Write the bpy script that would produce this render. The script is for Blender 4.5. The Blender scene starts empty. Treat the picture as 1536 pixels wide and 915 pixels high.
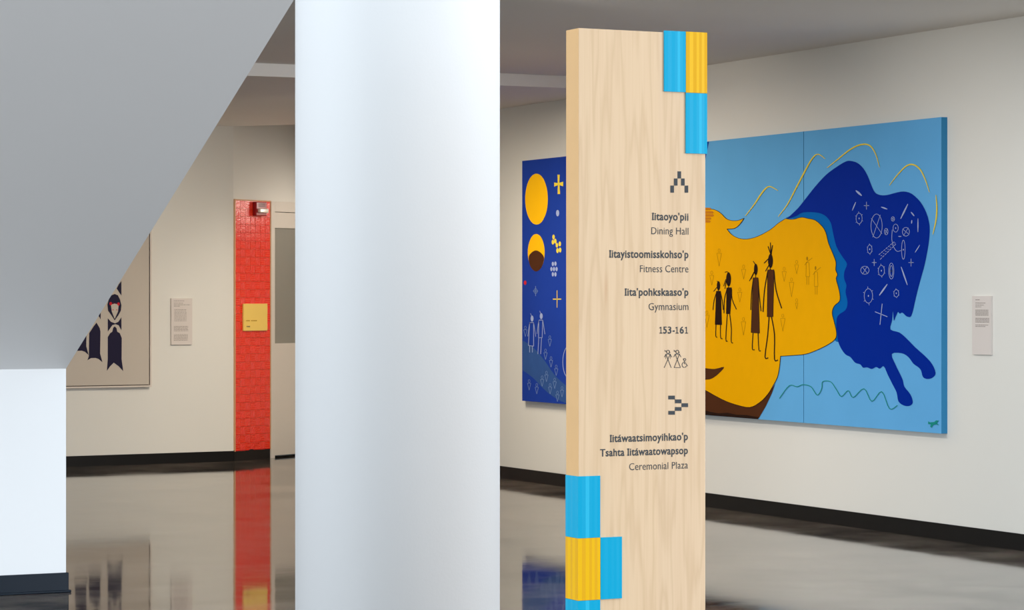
import bpy, bmesh, math, random
from mathutils import Vector, Matrix
from mathutils.geometry import tessellate_polygon
random.seed(4)
S = bpy.context.scene
C = bpy.context.collection

# ---------------------------------------------------------------- camera
# room axes: the right-hand wall runs along +Y at x = 9.65, the floor is z = 0
FPX, CX, HZ, EYE = 4000.0, 768.0, 447.0, 1.5
YAW = math.atan2(1948.0, 4000.0)
cs, sn = math.cos(YAW), math.sin(YAW)
RIGHT, FWD = Vector((cs, -sn, 0)), Vector((sn, cs, 0))
cd = bpy.data.cameras.new('camera'); cam = bpy.data.objects.new('camera', cd); C.objects.link(cam)
cam.location = (0, 0, EYE); cam.rotation_euler = (math.pi/2, 0, -YAW)
cd.sensor_width = 36; cd.lens = 36*FPX/1536; cd.shift_y = -(457.5-HZ)/1536
cd.clip_start = .05; cd.clip_end = 200
S.camera = cam

# ---------------------------------------------------------------- daylight, lamps, exposure
w = bpy.data.worlds.new('daylight'); S.world = w; w.use_nodes = True
w.node_tree.nodes['Background'].inputs[0].default_value = (.80, .91, 1.0, 1)
w.node_tree.nodes['Background'].inputs[1].default_value = 1.55
S.view_settings.view_transform = 'Standard'; S.view_settings.look = 'None'
S.view_settings.exposure = 0.06; S.view_settings.gamma = 1.0
try: S.view_settings.use_curve_mapping = False
except Exception: pass

def spot(name, loc, target, watt, col, ang=90, blend=.9, rad=.06):
    l = bpy.data.lights.new(name, 'SPOT'); l.energy = watt; l.color = col
    l.spot_size = math.radians(ang); l.spot_blend = blend; l.shadow_soft_size = rad
    o = bpy.data.objects.new(name, l); C.objects.link(o); o.location = loc
    o.rotation_euler = (Vector(target)-Vector(loc)).to_track_quat('-Z', 'Y').to_euler()
    return o
WARM = (1.0, .88, .70)
def area(name, loc, target, watt, col, sx_, sy_):
    l = bpy.data.lights.new(name, 'AREA'); l.energy = watt; l.color = col; l.shape = 'RECTANGLE'; l.size = sx_; l.size_y = sy_
    o = bpy.data.objects.new(name, l); C.objects.link(o); o.location = loc
    o.rotation_euler = (Vector(target)-Vector(loc)).to_track_quat('-Z', 'Y').to_euler()
    return o
area('window_daylight', (12.5, -1.5, 2.0), (3.0, 6.4, 1.4), 1060, (.93, .96, 1.0), 6, 3.6)
area('window_daylight', (-7.5, 6.0, 1.8), (2.8, 7.4, 1.5), 590, (.86, .93, 1.0), 6, 3.6)
area('interior_fill_light', (7.9, 18.2, 3.02), (7.9, 18.2, 0), 70, WARM, .9, .9)  # unseen soft fill, added to brighten the interior walls
spot('ceiling_spotlight', (8.1, 18.3, 3.0), (6.9, 23.1, 0), 240, WARM, 80)
spot('ceiling_spotlight', (9.0, 20.4, 2.9), (9.0, 23.5, .3), 105, (1, .90, .76), 70, rad=.15)
spot('ceiling_spotlight', (7.6, 18.4, 3.0), (9.6, 20.2, .4), 90, WARM, 90)
spot('ceiling_spotlight', (6.2, 16.2, 3.10), (9.6, 16.6, .6), 185, (1, .90, .79), 92)
spot('ceiling_spotlight', (6.2, 13.2, 3.10), (9.6, 13.6, .6), 165, (1, .95, .89), 92)
area('tile_glint_light', (9.58, 23.05, 2.42), (8.75, 23.3, 1.9), 3, (1, .9, .78), .18, .26)  # added light out of view, gives the red tiles their glints

# ---------------------------------------------------------------- helpers
def ray(px, py): return RIGHT*((px-CX)/FPX)+FWD+Vector((0, 0, (HZ-py)/FPX))
def hit(px, py, pt, n):
    d = ray(px, py); o = cam.location; n = Vector(n)
    return o+d*((Vector(pt)-o).dot(n)/d.dot(n))
def flr(px, p):                       # plan position of a point seen at column px with p pixels per metre
    v = (RIGHT*((px-CX)/FPX)+FWD)*(FPX/p); return Vector((v.x, v.y, 0))
def srgb(r, g, b):
    f = lambda c: (c/255/12.92 if c <= 10 else ((c/255+.055)/1.055)**2.4)
    return (f(r), f(g), f(b), 1)

def mat(name, col, rough=.5, spec=.5, metal=0, noise=0, nscale=8, bump=0, bscale=80, coat=0):
    m = bpy.data.materials.new(name); m.use_nodes = True
    nt = m.node_tree; b = nt.nodes['Principled BSDF']
    b.inputs['Roughness'].default_value = rough; b.inputs['Metallic'].default_value = metal
    b.inputs['Specular IOR Level'].default_value = spec; b.inputs['Coat Weight'].default_value = coat
    tc = nt.nodes.new('ShaderNodeTexCoord')
    nz = nt.nodes.new('ShaderNodeTexNoise'); nz.inputs['Scale'].default_value = nscale; nz.inputs['Detail'].default_value = 4
    nt.links.new(tc.outputs['Object'], nz.inputs['Vector'])
    mx = nt.nodes.new('ShaderNodeMix'); mx.data_type = 'RGBA'
    k = 1-max(noise, .015)
    mx.inputs[6].default_value = (col[0]*k, col[1]*k, col[2]*k, 1); mx.inputs[7].default_value = (*col[:3], 1)
    nt.links.new(nz.outputs['Fac'], mx.inputs[0]); nt.links.new(mx.outputs[2], b.inputs['Base Color'])
    if bump:
        n2 = nt.nodes.new('ShaderNodeTexNoise'); n2.inputs['Scale'].default_value = bscale
        nt.links.new(tc.outputs['Object'], n2.inputs['Vector'])
        bp = nt.nodes.new('ShaderNodeBump'); bp.inputs['Strength'].default_value = bump; bp.inputs['Distance'].default_value = .002
        nt.links.new(n2.outputs['Fac'], bp.inputs['Height']); nt.links.new(bp.outputs['Normal'], b.inputs['Normal'])
    return m

M = {}
M['wall'] = mat('wall_paint', srgb(232, 229, 221), .6, .3, noise=.02, nscale=2, bump=.15, bscale=150)
M['white'] = mat('white_paint', srgb(234, 235, 236), .55, .3, noise=.01, nscale=2, bump=.1, bscale=150)
M['ceil'] = mat('ceiling_paint', srgb(240, 235, 228), .8, .2, noise=.03, nscale=1.5)
M['base'] = mat('rubber_base', srgb(20, 18, 17), .45, .2, noise=.2)
M['base_grey'] = mat('grey_rubber_base', srgb(38, 34, 32), .45, .3, noise=.2)
M['base_blue'] = mat('blue_black_rubber_base', srgb(16, 28, 40), .35, .15, noise=.2)
M['door'] = mat('door_paint', srgb(222, 214, 204), .45, .4)
M['glass'] = mat('door_glass', srgb(150, 147, 138), .25, .5)
M['red'] = mat('red_glazed_tile', srgb(250, 40, 14), .14, .6, noise=.1, nscale=30, bump=1.0, bscale=70, coat=.9)
for n_ in M['red'].node_tree.nodes:
    if n_.type == 'BUMP':
        n_.inputs['Distance'].default_value = .005
        M['red'].node_tree.links.new(n_.outputs['Normal'], M['red'].node_tree.nodes['Principled BSDF'].inputs['Coat Normal'])
M['groove'] = mat('tile_groove', srgb(250, 96, 62), .3, .5)
M['grout'] = mat('dark_red_grout', srgb(176, 92, 66), .8, .2)
M['brass'] = mat('tan_edge_trim', srgb(214, 160, 116), .5, .4)
M['alarm'] = mat('red_alarm_plastic', srgb(150, 14, 14), .3, .5)
M['lens'] = mat('clear_strobe_lens', srgb(225, 215, 200), .12, .6)
M['plate_y'] = mat('yellow_plaque', srgb(252, 214, 112), .45, .4, noise=.04)
M['label'] = mat('label_card', srgb(222, 212, 205), .6, .2)
M['ink'] = mat('charcoal_print', srgb(58, 62, 66), .6, .2)
M['ink_soft'] = mat('grey_print', srgb(140, 128, 120), .7, .2)
M['blue'] = mat('cyan_enamel', srgb(0, 155, 194), .3, .15, noise=.02)
M['blue_l'] = mat('lit_cyan_enamel', srgb(40, 172, 208), .3, .15)  # lit flute facet, its light put into the colour
M['yel'] = mat('yellow_enamel', srgb(226, 174, 8), .33, .15, noise=.02)
M['yel_d'] = mat('shaded_yellow_enamel', srgb(216, 160, 6), .33, .15, noise=.02)  # flute shading put into the colour
M['p_sky'] = mat('sky_blue_acrylic', srgb(104, 178, 232), .65, .03, noise=.10, nscale=3)
M['p_edge'] = mat('canvas_edge_blue', srgb(62, 138, 186), .65, .03)
M['p_navy'] = mat('navy_acrylic', srgb(0, 42, 150), .65, .03, noise=.08)
M['p_dark'] = mat('ultramarine_acrylic', srgb(34, 66, 166), .65, .03, noise=.2, nscale=3)
M['p_haze'] = mat('milky_blue_acrylic', srgb(56, 92, 156), .65, .03, noise=.25, nscale=9)
M['p_mid'] = mat('mid_blue_acrylic', srgb(0, 104, 184), .65, .03, noise=.1)
M['p_yel'] = mat('golden_acrylic', srgb(242, 174, 0), .65, .03, noise=.07, nscale=12)
M['p_sun'] = mat('sun_acrylic', srgb(255, 192, 20), .65, .03)
M['p_brn'] = mat('brown_acrylic', srgb(84, 48, 28), .65, .03, noise=.2)
M['p_blk'] = mat('black_brown_acrylic', srgb(42, 26, 20), .65, .03)
M['p_thin'] = mat('ochre_line_acrylic', srgb(170, 122, 10), .65, .03)
M['p_hand'] = mat('orange_brown_acrylic', srgb(200, 124, 30), .65, .03)
M['p_str'] = mat('straw_yellow_acrylic', srgb(236, 210, 70), .65, .03)
M['p_grn'] = mat('teal_acrylic', srgb(30, 140, 130), .65, .03)
M['p_wht'] = mat('chalk_white_acrylic', srgb(160, 174, 214), .65, .03)
M['p_chk'] = mat('chalk_blue_acrylic', srgb(120, 146, 196), .65, .03)
M['canvas'] = mat('cream_canvas', srgb(202, 191, 178), .7, .2, noise=.02)
M['gap'] = mat('frame_shadow_gap', srgb(140, 122, 106), .7, .2)
M['frame'] = mat('cream_frame', srgb(222, 210, 198), .5, .3)
M['f_navy'] = mat('blue_black_ink', srgb(26, 20, 52), .6, .2)
M['f_red'] = mat('red_ink', srgb(206, 28, 44), .6, .2)
M['steel'] = mat('brushed_steel', srgb(170, 170, 168), .35, .5, metal=1)
M['tread'] = mat('stair_tread', srgb(150, 146, 142), .6, .3, noise=.1)

def wood():
    m = bpy.data.materials.new('pale_maple'); m.use_nodes = True; nt = m.node_tree; b = nt.nodes['Principled BSDF']
    N = nt.nodes.new; L = nt.links.new
    tc = N('ShaderNodeTexCoord')
    mp = N('ShaderNodeMapping'); mp.inputs['Scale'].default_value = (9, 9, .55); L(tc.outputs['Object'], mp.inputs['Vector'])
    n1 = N('ShaderNodeTexNoise'); n1.inputs['Scale'].default_value = 1.6; n1.inputs['Detail'].default_value = 3
    L(mp.outputs[0], n1.inputs['Vector'])
    mul = N('ShaderNodeMath'); mul.operation = 'MULTIPLY'; mul.inputs[1].default_value = 15; L(n1.outputs['Fac'], mul.inputs[0])
    fr = N('ShaderNodeMath'); fr.operation = 'PINGPONG'; fr.inputs[1].default_value = 1; L(mul.outputs[0], fr.inputs[0])
    mp2 = N('ShaderNodeMapping'); mp2.inputs['Scale'].default_value = (220, 220, 3); L(tc.outputs['Object'], mp2.inputs['Vector'])
    n2 = N('ShaderNodeTexNoise'); n2.inputs['Scale'].default_value = 1; n2.inputs['Detail'].default_value = 5; L(mp2.outputs[0], n2.inputs['Vector'])
    c1 = N('ShaderNodeValToRGB'); e = c1.color_ramp.elements
    e[0].position = 0; e[0].color = srgb(203, 172, 136); e[1].position = .6; e[1].color = srgb(212, 182, 147)
    L(fr.outputs[0], c1.inputs[0])
    mx = N('ShaderNodeMix'); mx.data_type = 'RGBA'; mx.blend_type = 'MULTIPLY'; mx.inputs[0].default_value = .14
    L(c1.outputs[0], mx.inputs[6])
    c2 = N('ShaderNodeValToRGB'); c2.color_ramp.elements[0].position = .35; c2.color_ramp.elements[0].color = srgb(222, 200, 172)
    c2.color_ramp.elements[1].position = .65; c2.color_ramp.elements[1].color = (1, 1, 1, 1)
    L(n2.outputs['Fac'], c2.inputs[0]); L(c2.outputs[0], mx.inputs[7])
    # veneer leaves of slightly different tone
    sp = N('ShaderNodeSeparateXYZ'); L(tc.outputs['Object'], sp.inputs[0])
    st = N('ShaderNodeMath'); st.operation = 'GREATER_THAN'; st.inputs[1].default_value = .212; L(sp.outputs[0], st.inputs[0])
    m3 = N('ShaderNodeMix'); m3.data_type = 'RGBA'; m3.blend_type = 'MULTIPLY'; L(st.outputs[0], m3.inputs[0])
    L(mx.outputs[2], m3.inputs[6]); m3.inputs[7].default_value = (.985, .985, 1, 1)
    prev = m3.outputs[2]
    # mineral streaks and knots
    for (kx, kz, rx, rz, am) in ((.072, 1.52, .006, .05, .55), (.125, 1.745, .003, .022, .3), (.118, 1.41, .005, .03, .22), (.325, 1.50, .004, .03, .4)):
        sx = N('ShaderNodeMath'); sx.operation = 'MULTIPLY_ADD'; sx.inputs[1].default_value = 1/rx; sx.inputs[2].default_value = -kx/rx; L(sp.outputs[0], sx.inputs[0])
        sz = N('ShaderNodeMath'); sz.operation = 'MULTIPLY_ADD'; sz.inputs[1].default_value = 1/rz; sz.inputs[2].default_value = -kz/rz; L(sp.outputs[2], sz.inputs[0])
        cb = N('ShaderNodeCombineXYZ'); L(sx.outputs[0], cb.inputs[0]); L(sz.outputs[0], cb.inputs[1])
        ln = N('ShaderNodeVectorMath'); ln.operation = 'LENGTH'; L(cb.outputs[0], ln.inputs[0])
        mr = N('ShaderNodeMapRange'); mr.inputs[1].default_value = 0; mr.inputs[2].default_value = 1; mr.inputs[3].default_value = am; mr.inputs[4].default_value = 0
        L(ln.outputs['Value'], mr.inputs[0])
        mm = N('ShaderNodeMath'); mm.operation = 'MULTIPLY'; L(mr.outputs[0], mm.inputs[0]); L(n2.outputs['Fac'], mm.inputs[1]); mm.use_clamp = True
        k = N('ShaderNodeMix'); k.data_type = 'RGBA'; L(mm.outputs[0], k.inputs[0]); L(prev, k.inputs[6]); k.inputs[7].default_value = srgb(176, 110, 62)
        prev = k.outputs[2]
    L(prev, b.inputs['Base Color']); b.inputs['Roughness'].default_value = .5; b.inputs['Specular IOR Level'].default_value = .35
    return m
M['wood'] = wood()
M['band'] = mat('shaded_maple_side', srgb(212, 170, 118), .5, .35, noise=.08, nscale=20)  # same maple, with the side's shade put into the colour

def concrete():
    m = bpy.data.materials.new('polished_concrete'); m.use_nodes = True; nt = m.node_tree; b = nt.nodes['Principled BSDF']
    N = nt.nodes.new; L = nt.links.new
    tc = N('ShaderNodeTexCoord')
    n1 = N('ShaderNodeTexNoise'); n1.inputs['Scale'].default_value = 1.3; n1.inputs['Detail'].default_value = 8; n1.inputs['Roughness'].default_value = .68
    L(tc.outputs['Object'], n1.inputs['Vector'])
    cr = N('ShaderNodeValToRGB'); cr.color_ramp.elements[0].position = .36; cr.color_ramp.elements[0].color = srgb(52, 47, 43)
    cr.color_ramp.elements[1].position = .64; cr.color_ramp.elements[1].color = srgb(124, 113, 103)
    L(n1.outputs['Fac'], cr.inputs[0])
    n3 = N('ShaderNodeTexNoise'); n3.inputs['Scale'].default_value = 14; n3.inputs['Detail'].default_value = 5; L(tc.outputs['Object'], n3.inputs['Vector'])
    mx = N('ShaderNodeMix'); mx.data_type = 'RGBA'; mx.blend_type = 'OVERLAY'; mx.inputs[0].default_value = .25
    L(cr.outputs[0], mx.inputs[6]); L(n3.outputs['Color'], mx.inputs[7])
    # saw-cut control joint across the slab
    sp = N('ShaderNodeSeparateXYZ'); L(tc.outputs['Object'], sp.inputs[0])
    cp = N('ShaderNodeMath'); cp.operation = 'COMPARE'; cp.inputs[1].default_value = 17.74; cp.inputs[2].default_value = .006; L(sp.outputs[1], cp.inputs[0])
    mj = N('ShaderNodeMix'); mj.data_type = 'RGBA'; L(cp.outputs[0], mj.inputs[0]); L(mx.outputs[2], mj.inputs[6]); mj.inputs[7].default_value = srgb(60, 54, 50)
    L(mj.outputs[2], b.inputs['Base Color'])
    rr = N('ShaderNodeMapRange'); rr.inputs[1].default_value = .3; rr.inputs[2].default_value = .7; rr.inputs[3].default_value = .03; rr.inputs[4].default_value = .09
    L(n1.outputs['Fac'], rr.inputs[0]); L(rr.outputs[0], b.inputs['Roughness'])
    n2 = N('ShaderNodeTexNoise'); n2.inputs['Scale'].default_value = 2.6; n2.inputs['Detail'].default_value = 5; n2.inputs['Roughness'].default_value = .45; L(tc.outputs['Object'], n2.inputs['Vector'])
    bp = N('ShaderNodeBump'); bp.inputs['Strength'].default_value = .25; bp.inputs['Distance'].default_value = .002
    L(n2.outputs['Fac'], bp.inputs['Height']); L(bp.outputs['Normal'], b.inputs['Normal'])
    r2 = N('ShaderNodeMapRange'); r2.inputs[1].default_value = .3; r2.inputs[2].default_value = .7; r2.inputs[3].default_value = .28; r2.inputs[4].default_value = .46
    n4 = N('ShaderNodeTexNoise'); n4.inputs['Scale'].default_value = 3.2; n4.inputs['Detail'].default_value = 6; L(tc.outputs['Object'], n4.inputs['Vector'])
    L(n4.outputs['Fac'], r2.inputs[0]); L(r2.outputs[0], b.inputs['Specular IOR Level'])
    return m
M['floor'] = concrete()

def link(name, bm, m, parent=None, smooth=False):
    me = bpy.data.meshes.new(name); bm.normal_update(); bm.to_mesh(me); bm.free()
    for x in (m if isinstance(m, (list, tuple)) else [m]): me.materials.append(x)
    if smooth:
        for p in me.polygons: p.use_smooth = True
    o = bpy.data.objects.new(name, me); C.objects.link(o)
    if parent: o.parent = parent
    return o
def struct(o): o['kind'] = 'structure'; return o
def tag(o, label, cat, group=None):
    o['label'] = label; o['category'] = cat
    if group: o['group'] = group
    return o
def thing(name, label, cat, loc=(0, 0, 0), rz=0, group=None):
    o = bpy.data.objects.new(name, None); C.objects.link(o); o.location = loc; o.rotation_euler = (0, 0, rz)
    o.empty_display_size = .1
    bpy.context.view_layer.update() if False else None
    return tag(o, label, cat, group)
def box(bm, x0, x1, y0, y1, z0, z1, bev=0, mi=0):
    r = bmesh.ops.create_cube(bm, size=1)['verts']
    bmesh.ops.scale(bm, vec=(x1-x0, y1-y0, z1-z0), verts=r)
    bmesh.ops.translate(bm, vec=((x0+x1)/2, (y0+y1)/2, (z0+z1)/2), verts=r)
    fs = set(f for v in r for f in v.link_faces)
    if bev:
        es = list(set(e for v in r for e in v.link_edges))
        fs = set(bmesh.ops.bevel(bm, geom=es, offset=bev, segments=2, affect='EDGES', profile=.6)['faces']) | {f for f in fs if f.is_valid}
    for f in fs: f.material_index = mi
def prism(bm, pts, z0, z1):
    lo = [bm.verts.new((p[0], p[1], z0)) for p in pts]; hi = [bm.verts.new((p[0], p[1], z1)) for p in pts]
    bm.faces.new(lo[::-1]); bm.faces.new(hi)
    n = len(pts)
    for i in range(n): bm.faces.new((lo[i], lo[(i+1) % n], hi[(i+1) % n], hi[i]))
    bmesh.ops.recalc_face_normals(bm, faces=bm.faces)
def nb(): return bmesh.new()

# ---------------------------------------------------------------- the setting
XR = 9.652                                            # face of the right wall
A0, A1 = flr(-420, 181.5), flr(350, 163.2)            # back wall (left of the tiles)
A0x = flr(99, 169.0); dA = (A1-A0x).normalized(); A0 = A1-dA*9
B1 = flr(404, 160.35); dB = (B1-A1).normalized()      # angled alcove wall: tiles and door
tB = (XR-A1.x)/dB.x if abs(dB.x) > 1e-4 else 2
CORNER = A1+dB*1.30
nA = Vector((dA.y, -dA.x, 0)); nB = Vector((dB.y, -dB.x, 0))
if nA.y > 0: nA = -nA
if nB.y > 0: nB = -nB
ZH, ZL = EYE+1.672, EYE+1.578                         # the two ceiling levels
YS = 17.85                                            # where the ceiling steps down
def wallseg(name, a, b, n, z0, z1, t, m):
    bm = nb(); prism(bm, [a, b, b-n*t, a-n*t], z0, z1); return struct(link(name, bm, m))

bm = nb(); prism(bm, [(-40, -40), (40, -40), (40, 30), (-40, 30)], -.1, 0); struct(link('floor', bm, M['floor']))
bm = nb(); box(bm, XR, XR+.2, 12.0, 30, 0, 6.5); struct(link('wall_right', bm, M['wall']))
wallseg('wall_back', A0, A1, nA, 0, 4.2, .2, M['wall'])
# alcove wall with the door opening
DO0, DO1 = (flr(410.5, 160)-A1).length, None
def onB(px):                                         # distance along the alcove wall of column px
    d = ray(px, HZ); n = nB; p = cam.location+d*((Vector((A1.x, A1.y, EYE))-cam.location).dot(n)/d.dot(n))
    return (Vector((p.x, p.y, 0))-A1).length
s_tile0, s_tile1, s_dr = onB(351.5), onB(403.6), onB(410.3)
DW = .80
zB = lambda px, py: hit(px, py, (A1.x, A1.y, 0), nB).z
bm = nb()
def segB(bm, s0, s1, z0, z1, t0=0., t1=.2):
    a, b = A1+dB*s0, A1+dB*s1
    sub = nb(); prism(sub, [a-nB*t0, b-nB*t0, b-nB*t1, a-nB*t1], z0, z1)
    me = bpy.data.meshes.new('t'); sub.to_mesh(me); bm.from_mesh(me); sub.free(); bpy.data.meshes.remove(me)
DZ = zB(425, 318)
segB(bm, 0, s_dr, 0, 4.2); segB(bm, s_dr, s_dr+DW, DZ, 4.2); segB(bm, s_dr+DW, 3.2, 0, 4.2)
struct(link('wall_alcove', bm, M['wall']))
# under-stair wall
PS = flr(99, 294.0)
ZS = EYE-(553-HZ)/294.0
bm = nb(); box(bm, -6, PS.x, PS.y, PS.y+.25, 0, ZS); struct(link('wall_stair', bm, M['white']))
bm = nb(); box(bm, -6, PS.x+.012, PS.y-.012, PS.y+.262, 0, .1, .004); box(bm, -6, PS.x+.022, PS.y-.024, PS.y, 0, .012, .004)
struct(link('baseboard_stair', bm, M['base_blue']))
# ceilings
bm = nb(); prism(bm, [(XR, 12.0), (4.3, 12.0), (4.3, 13.6), (-12, 13.6), (-12, YS), (XR, YS)], ZH, ZH+.6); struct(link('ceiling_1', bm, M['ceil']))
E1 = flr(443, 260/1.578); E0 = A1+nA*.0
eD = (E1-E0).normalized()
Eend = E0+eD*((XR-E0.x)/eD.x)
bm = nb(); prism(bm, [(-12, YS), (XR, YS), (XR, Eend.y), E0, (A0.x, A0.y)], ZL, ZL+.10); struct(link('ceiling_2', bm, M['ceil']))
bm = nb(); prism(bm, [(-12, YS), (XR, YS), (XR, 30), (-12, 30)], ZH+.5, ZH+.7); struct(link('ceiling_3', bm, M['ceil']))
# lighter edge strip of the ceiling step
bm = nb(); box(bm, -12, XR, YS-.012, YS, ZL, ZH-.004); struct(link('trim_1', bm, M['ceil']))
# baseboards
def bboard(name, a, b, n, m, h=.1):
    bm = nb(); prism(bm, [a, b, b+n*.012, a+n*.012], 0, h)
    return struct(link(name, bm, m))
bboard('baseboard_right', Vector((XR, 12.0, 0)), Vector((XR, CORNER.y, 0)), Vector((-1, 0, 0)), M['base'])
bboard('baseboard_back', A0, A1, nA, M['base'], .095)
bboard('baseboard_alcove', A1, A1+dB*s_tile1, nB, M['base_grey'], .1)

# ---------------------------------------------------------------- door in the alcove wall
rzB = math.atan2(dB.y, dB.x)
if True:
    bm = nb()
    fz = zB(425, 303)
    f0 = s_tile1+.012
    def lb(bm, s0, s1, d0, d1, z0, z1, bev=0): box(bm, s0, s1, -d1, -d0, z0, z1, bev)   # local: x along wall, -y out of it
    # frame
    dr = bpy.data.objects.new('door_1', None); C.objects.link(dr); dr.location = A1; dr.rotation_euler = (0, 0, rzB); struct(dr)
    bm = nb(); lb(bm, f0, s_dr, 0, .018, 0, fz, .003); lb(bm, s_dr, s_dr+DW+.03, 0, .018, DZ, fz, .003); lb(bm, s_dr+DW, s_dr+DW+.03, 0, .018, 0, DZ, .003)
    link('door_frame', bm, M['door'], dr)
    L0, L1, g0 = s_dr+.004, s_dr+DW-.004, s_dr+.012
    gz0, gz1 = zB(425, 515), zB(425, 342)
    bm = nb(); lb(bm, L0, L0+.01, -.06, -.015, .022, DZ-.004); lb(bm, L1-.12, L1, -.06, -.015, .022, DZ-.004)
    lb(bm, L0+.01, L1-.12, -.06, -.015, .022, gz0); lb(bm, L0+.01, L1-.12, -.06, -.015, gz1, DZ-.004)
    link('door_leaf', bm, M['door'], dr)
    bm = nb(); lb(bm, L0+.01, L1-.12, -.045, -.03, gz0, gz1); link('door_glass', bm, M['glass'], dr)
    bm = nb(); lb(bm, s_dr, s_dr+DW, -.12, .0, 0.001, .014); link('door_threshold', bm, M['base'], dr)
    bm = nb(); lb(bm, L1-.09, L1-.07, -.015, .05, 1.0, 1.25, .004); link('door_handle', bm, M['steel'], dr)

# ---------------------------------------------------------------- red tile panel
tz0, tz1 = zB(377, 675.5), zB(377, 301.5)
tp = thing('tile_panel', 'tall narrow panel of glossy red relief tiles beside the door', 'tile panel', A1, rzB)
NC, NR = 7, 31
tw, th = (s_tile1-s_tile0)/NC, (tz1-tz0)/NR
bm = nb(); box(bm, s_tile0, s_tile1, -.006, 0, tz0, tz1); link('backing', bm, M['grout'], tp)
bm = nb(); box(bm, s_tile0-.012, s_tile0, -.016, 0, tz0, tz1+.01); link('edge_trim', bm, M['brass'], tp)
bm = nb(); box(bm, s_tile1, s_tile1+.008, -.016, 0, tz0, tz1+.01); link('edge_trim', bm, M['brass'], tp)
bm = nb(); box(bm, s_tile0, s_tile1, -.016, 0, tz1, tz1+.01); link('edge_trim', bm, M['brass'], tp)
def tile_mesh(vertical):
    bm = nb(); g = .0022
    w_, h_ = tw-g, th-g
    box(bm, -w_/2, w_/2, -.005, 0, -h_/2, h_/2, 0, 1)
    n = 4
    for i in range(n):
        if vertical:
            a = -w_/2+w_*(i+.10)/n; b = -w_/2+w_*(i+.90)/n; z0, z1 = -h_/2+.001, h_/2-.001
            pr = [(a, -.005), (a+.0015, -.0066), (b-.0015, -.0066), (b, -.005)]
            vs = [[bm.verts.new((p[0], p[1], z)) for p in pr] for z in (z0, z1)]
        else:
            a = -h_/2+h_*(i+.10)/n; b = -h_/2+h_*(i+.90)/n; z0, z1 = -w_/2+.001, w_/2-.001
            pr = [(a, -.005), (a+.0015, -.0066), (b-.0015, -.0066), (b, -.005)]
            vs = [[bm.verts.new((z, p[1], p[0])) for p in pr] for z in (z0, z1)]
        for k in range(3): bm.faces.new((vs[0][k], vs[0][k+1], vs[1][k+1], vs[1][k]))
        bm.faces.new(vs[0]); bm.faces.new(vs[1][::-1])
    bmesh.ops.recalc_face_normals(bm, faces=bm.faces)
    return bm
proto = {v: link('tile', tile_mesh(v), [M['red'], M['groove']], tp) for v in (0, 1)}
used = set()
for r in range(NR):
    for c in range(NC):
        v = (r+c) % 2
        if v not in used: o = proto[v]; used.add(v)
        else: o = proto[v].copy(); C.objects.link(o)
        o.parent = tp
        o.location = (s_tile0+tw*(c+.5), -.006, tz0+th*(r+.5))
        o.rotation_euler = (random.gauss(0, .016), 0, random.gauss(0, .02))

def box_on_B(x0, x1, y0, y1):                         # pixel box -> (s0,s1,z0,z1) on the alcove wall
    return onB(x0), onB(x1), zB((x0+x1)/2, y1), zB((x0+x1)/2, y0)
s0, s1, z0, z1 = box_on_B(361.5, 397, 455.5, 496)
pq = thing('yellow_plaque', 'small square yellow plaque on the red tile panel', 'sign', A1, rzB)
bm = nb(); box(bm, s0, s1, -.034, -.0165, z0, z1, .002); link('plaque_face', bm, M['plate_y'], pq)
bm = nb()
ww, hh = s1-s0, z1-z0
for k in range(9):
    if k in (3,): continue
    box(bm, s0+ww*(.11+.05*k), s0+ww*(.145+.05*k), -.0348, -.034, z0+hh*.355, z0+hh*.39)
link('small_print', bm, M['p_thin'], pq)['kind'] = 'stuff'
bm = nb()
for k in range(3): box(bm, s0+ww*(.12+.05*k), s0+ww*(.155+.05*k), -.0348, -.034, z0+hh*.135, z0+hh*.18)
link('room_number', bm, M['ink'], pq)['kind'] = 'stuff'
s0, s1, z0, z1 = box_on_B(377, 393, 303, 324)
al = thing('fire_alarm', 'dark red fire alarm strobe at the top of the red tiles', 'alarm', A1, rzB)
bm = nb(); box(bm, s0, s1, -.06, -.0165, z0, z1, .008); link('housing', bm, M['alarm'], al)
bm = nb(); box(bm, s0+.02, s1-.012, -.09, -.058, z0+.028, z0+.068, .009); link('strobe_lens', bm, M['lens'], al)
bm = nb()
for k in range(3): box(bm, s0+.03, s1-.03, -.062, -.059, z1-.045+.012*k, z1-.040+.012*k)
link('sounder_slot', bm, M['base'], al)

# ---------------------------------------------------------------- staircase
SL, TH, SW = .489, .20, 3.0
ns = 16; run = .30; rise = run*SL
st = thing('staircase', 'white staircase with a smooth sloping underside rising at left', 'staircase', (PS.x, PS.y, ZS))
bm = nb()
Lr = ns*run
pr = [(0, 0), (-Lr, Lr*SL), (-Lr-1.0, Lr*SL), (-Lr-1.0, Lr*SL+TH), (-Lr, Lr*SL+TH), (.25, TH-.25*SL), (.25, 0)]
a = [bm.verts.new((0, y, z)) for y, z in pr]; b = [bm.verts.new((-SW-5, y, z)) for y, z in pr]
bm.faces.new(a); bm.faces.new(b[::-1])
for i in range(len(pr)): bm.faces.new((a[i], b[i], b[(i+1) % len(pr)], a[(i+1) % len(pr)]))
bmesh.ops.recalc_face_normals(bm, faces=bm.faces)
link('soffit_slab', bm, M['white'], st)
bm = nb(); box(bm, -SW, -.06, 0, run+.02, 0, rise+.1); stepo = link('step', bm, M['tread'], st)
for i in range(ns):
    o = stepo if i == 0 else stepo.copy()
    if i: C.objects.link(o); o.parent = st
    o.location = (0, -run*(i+1), TH+rise*i-.02)

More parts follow.
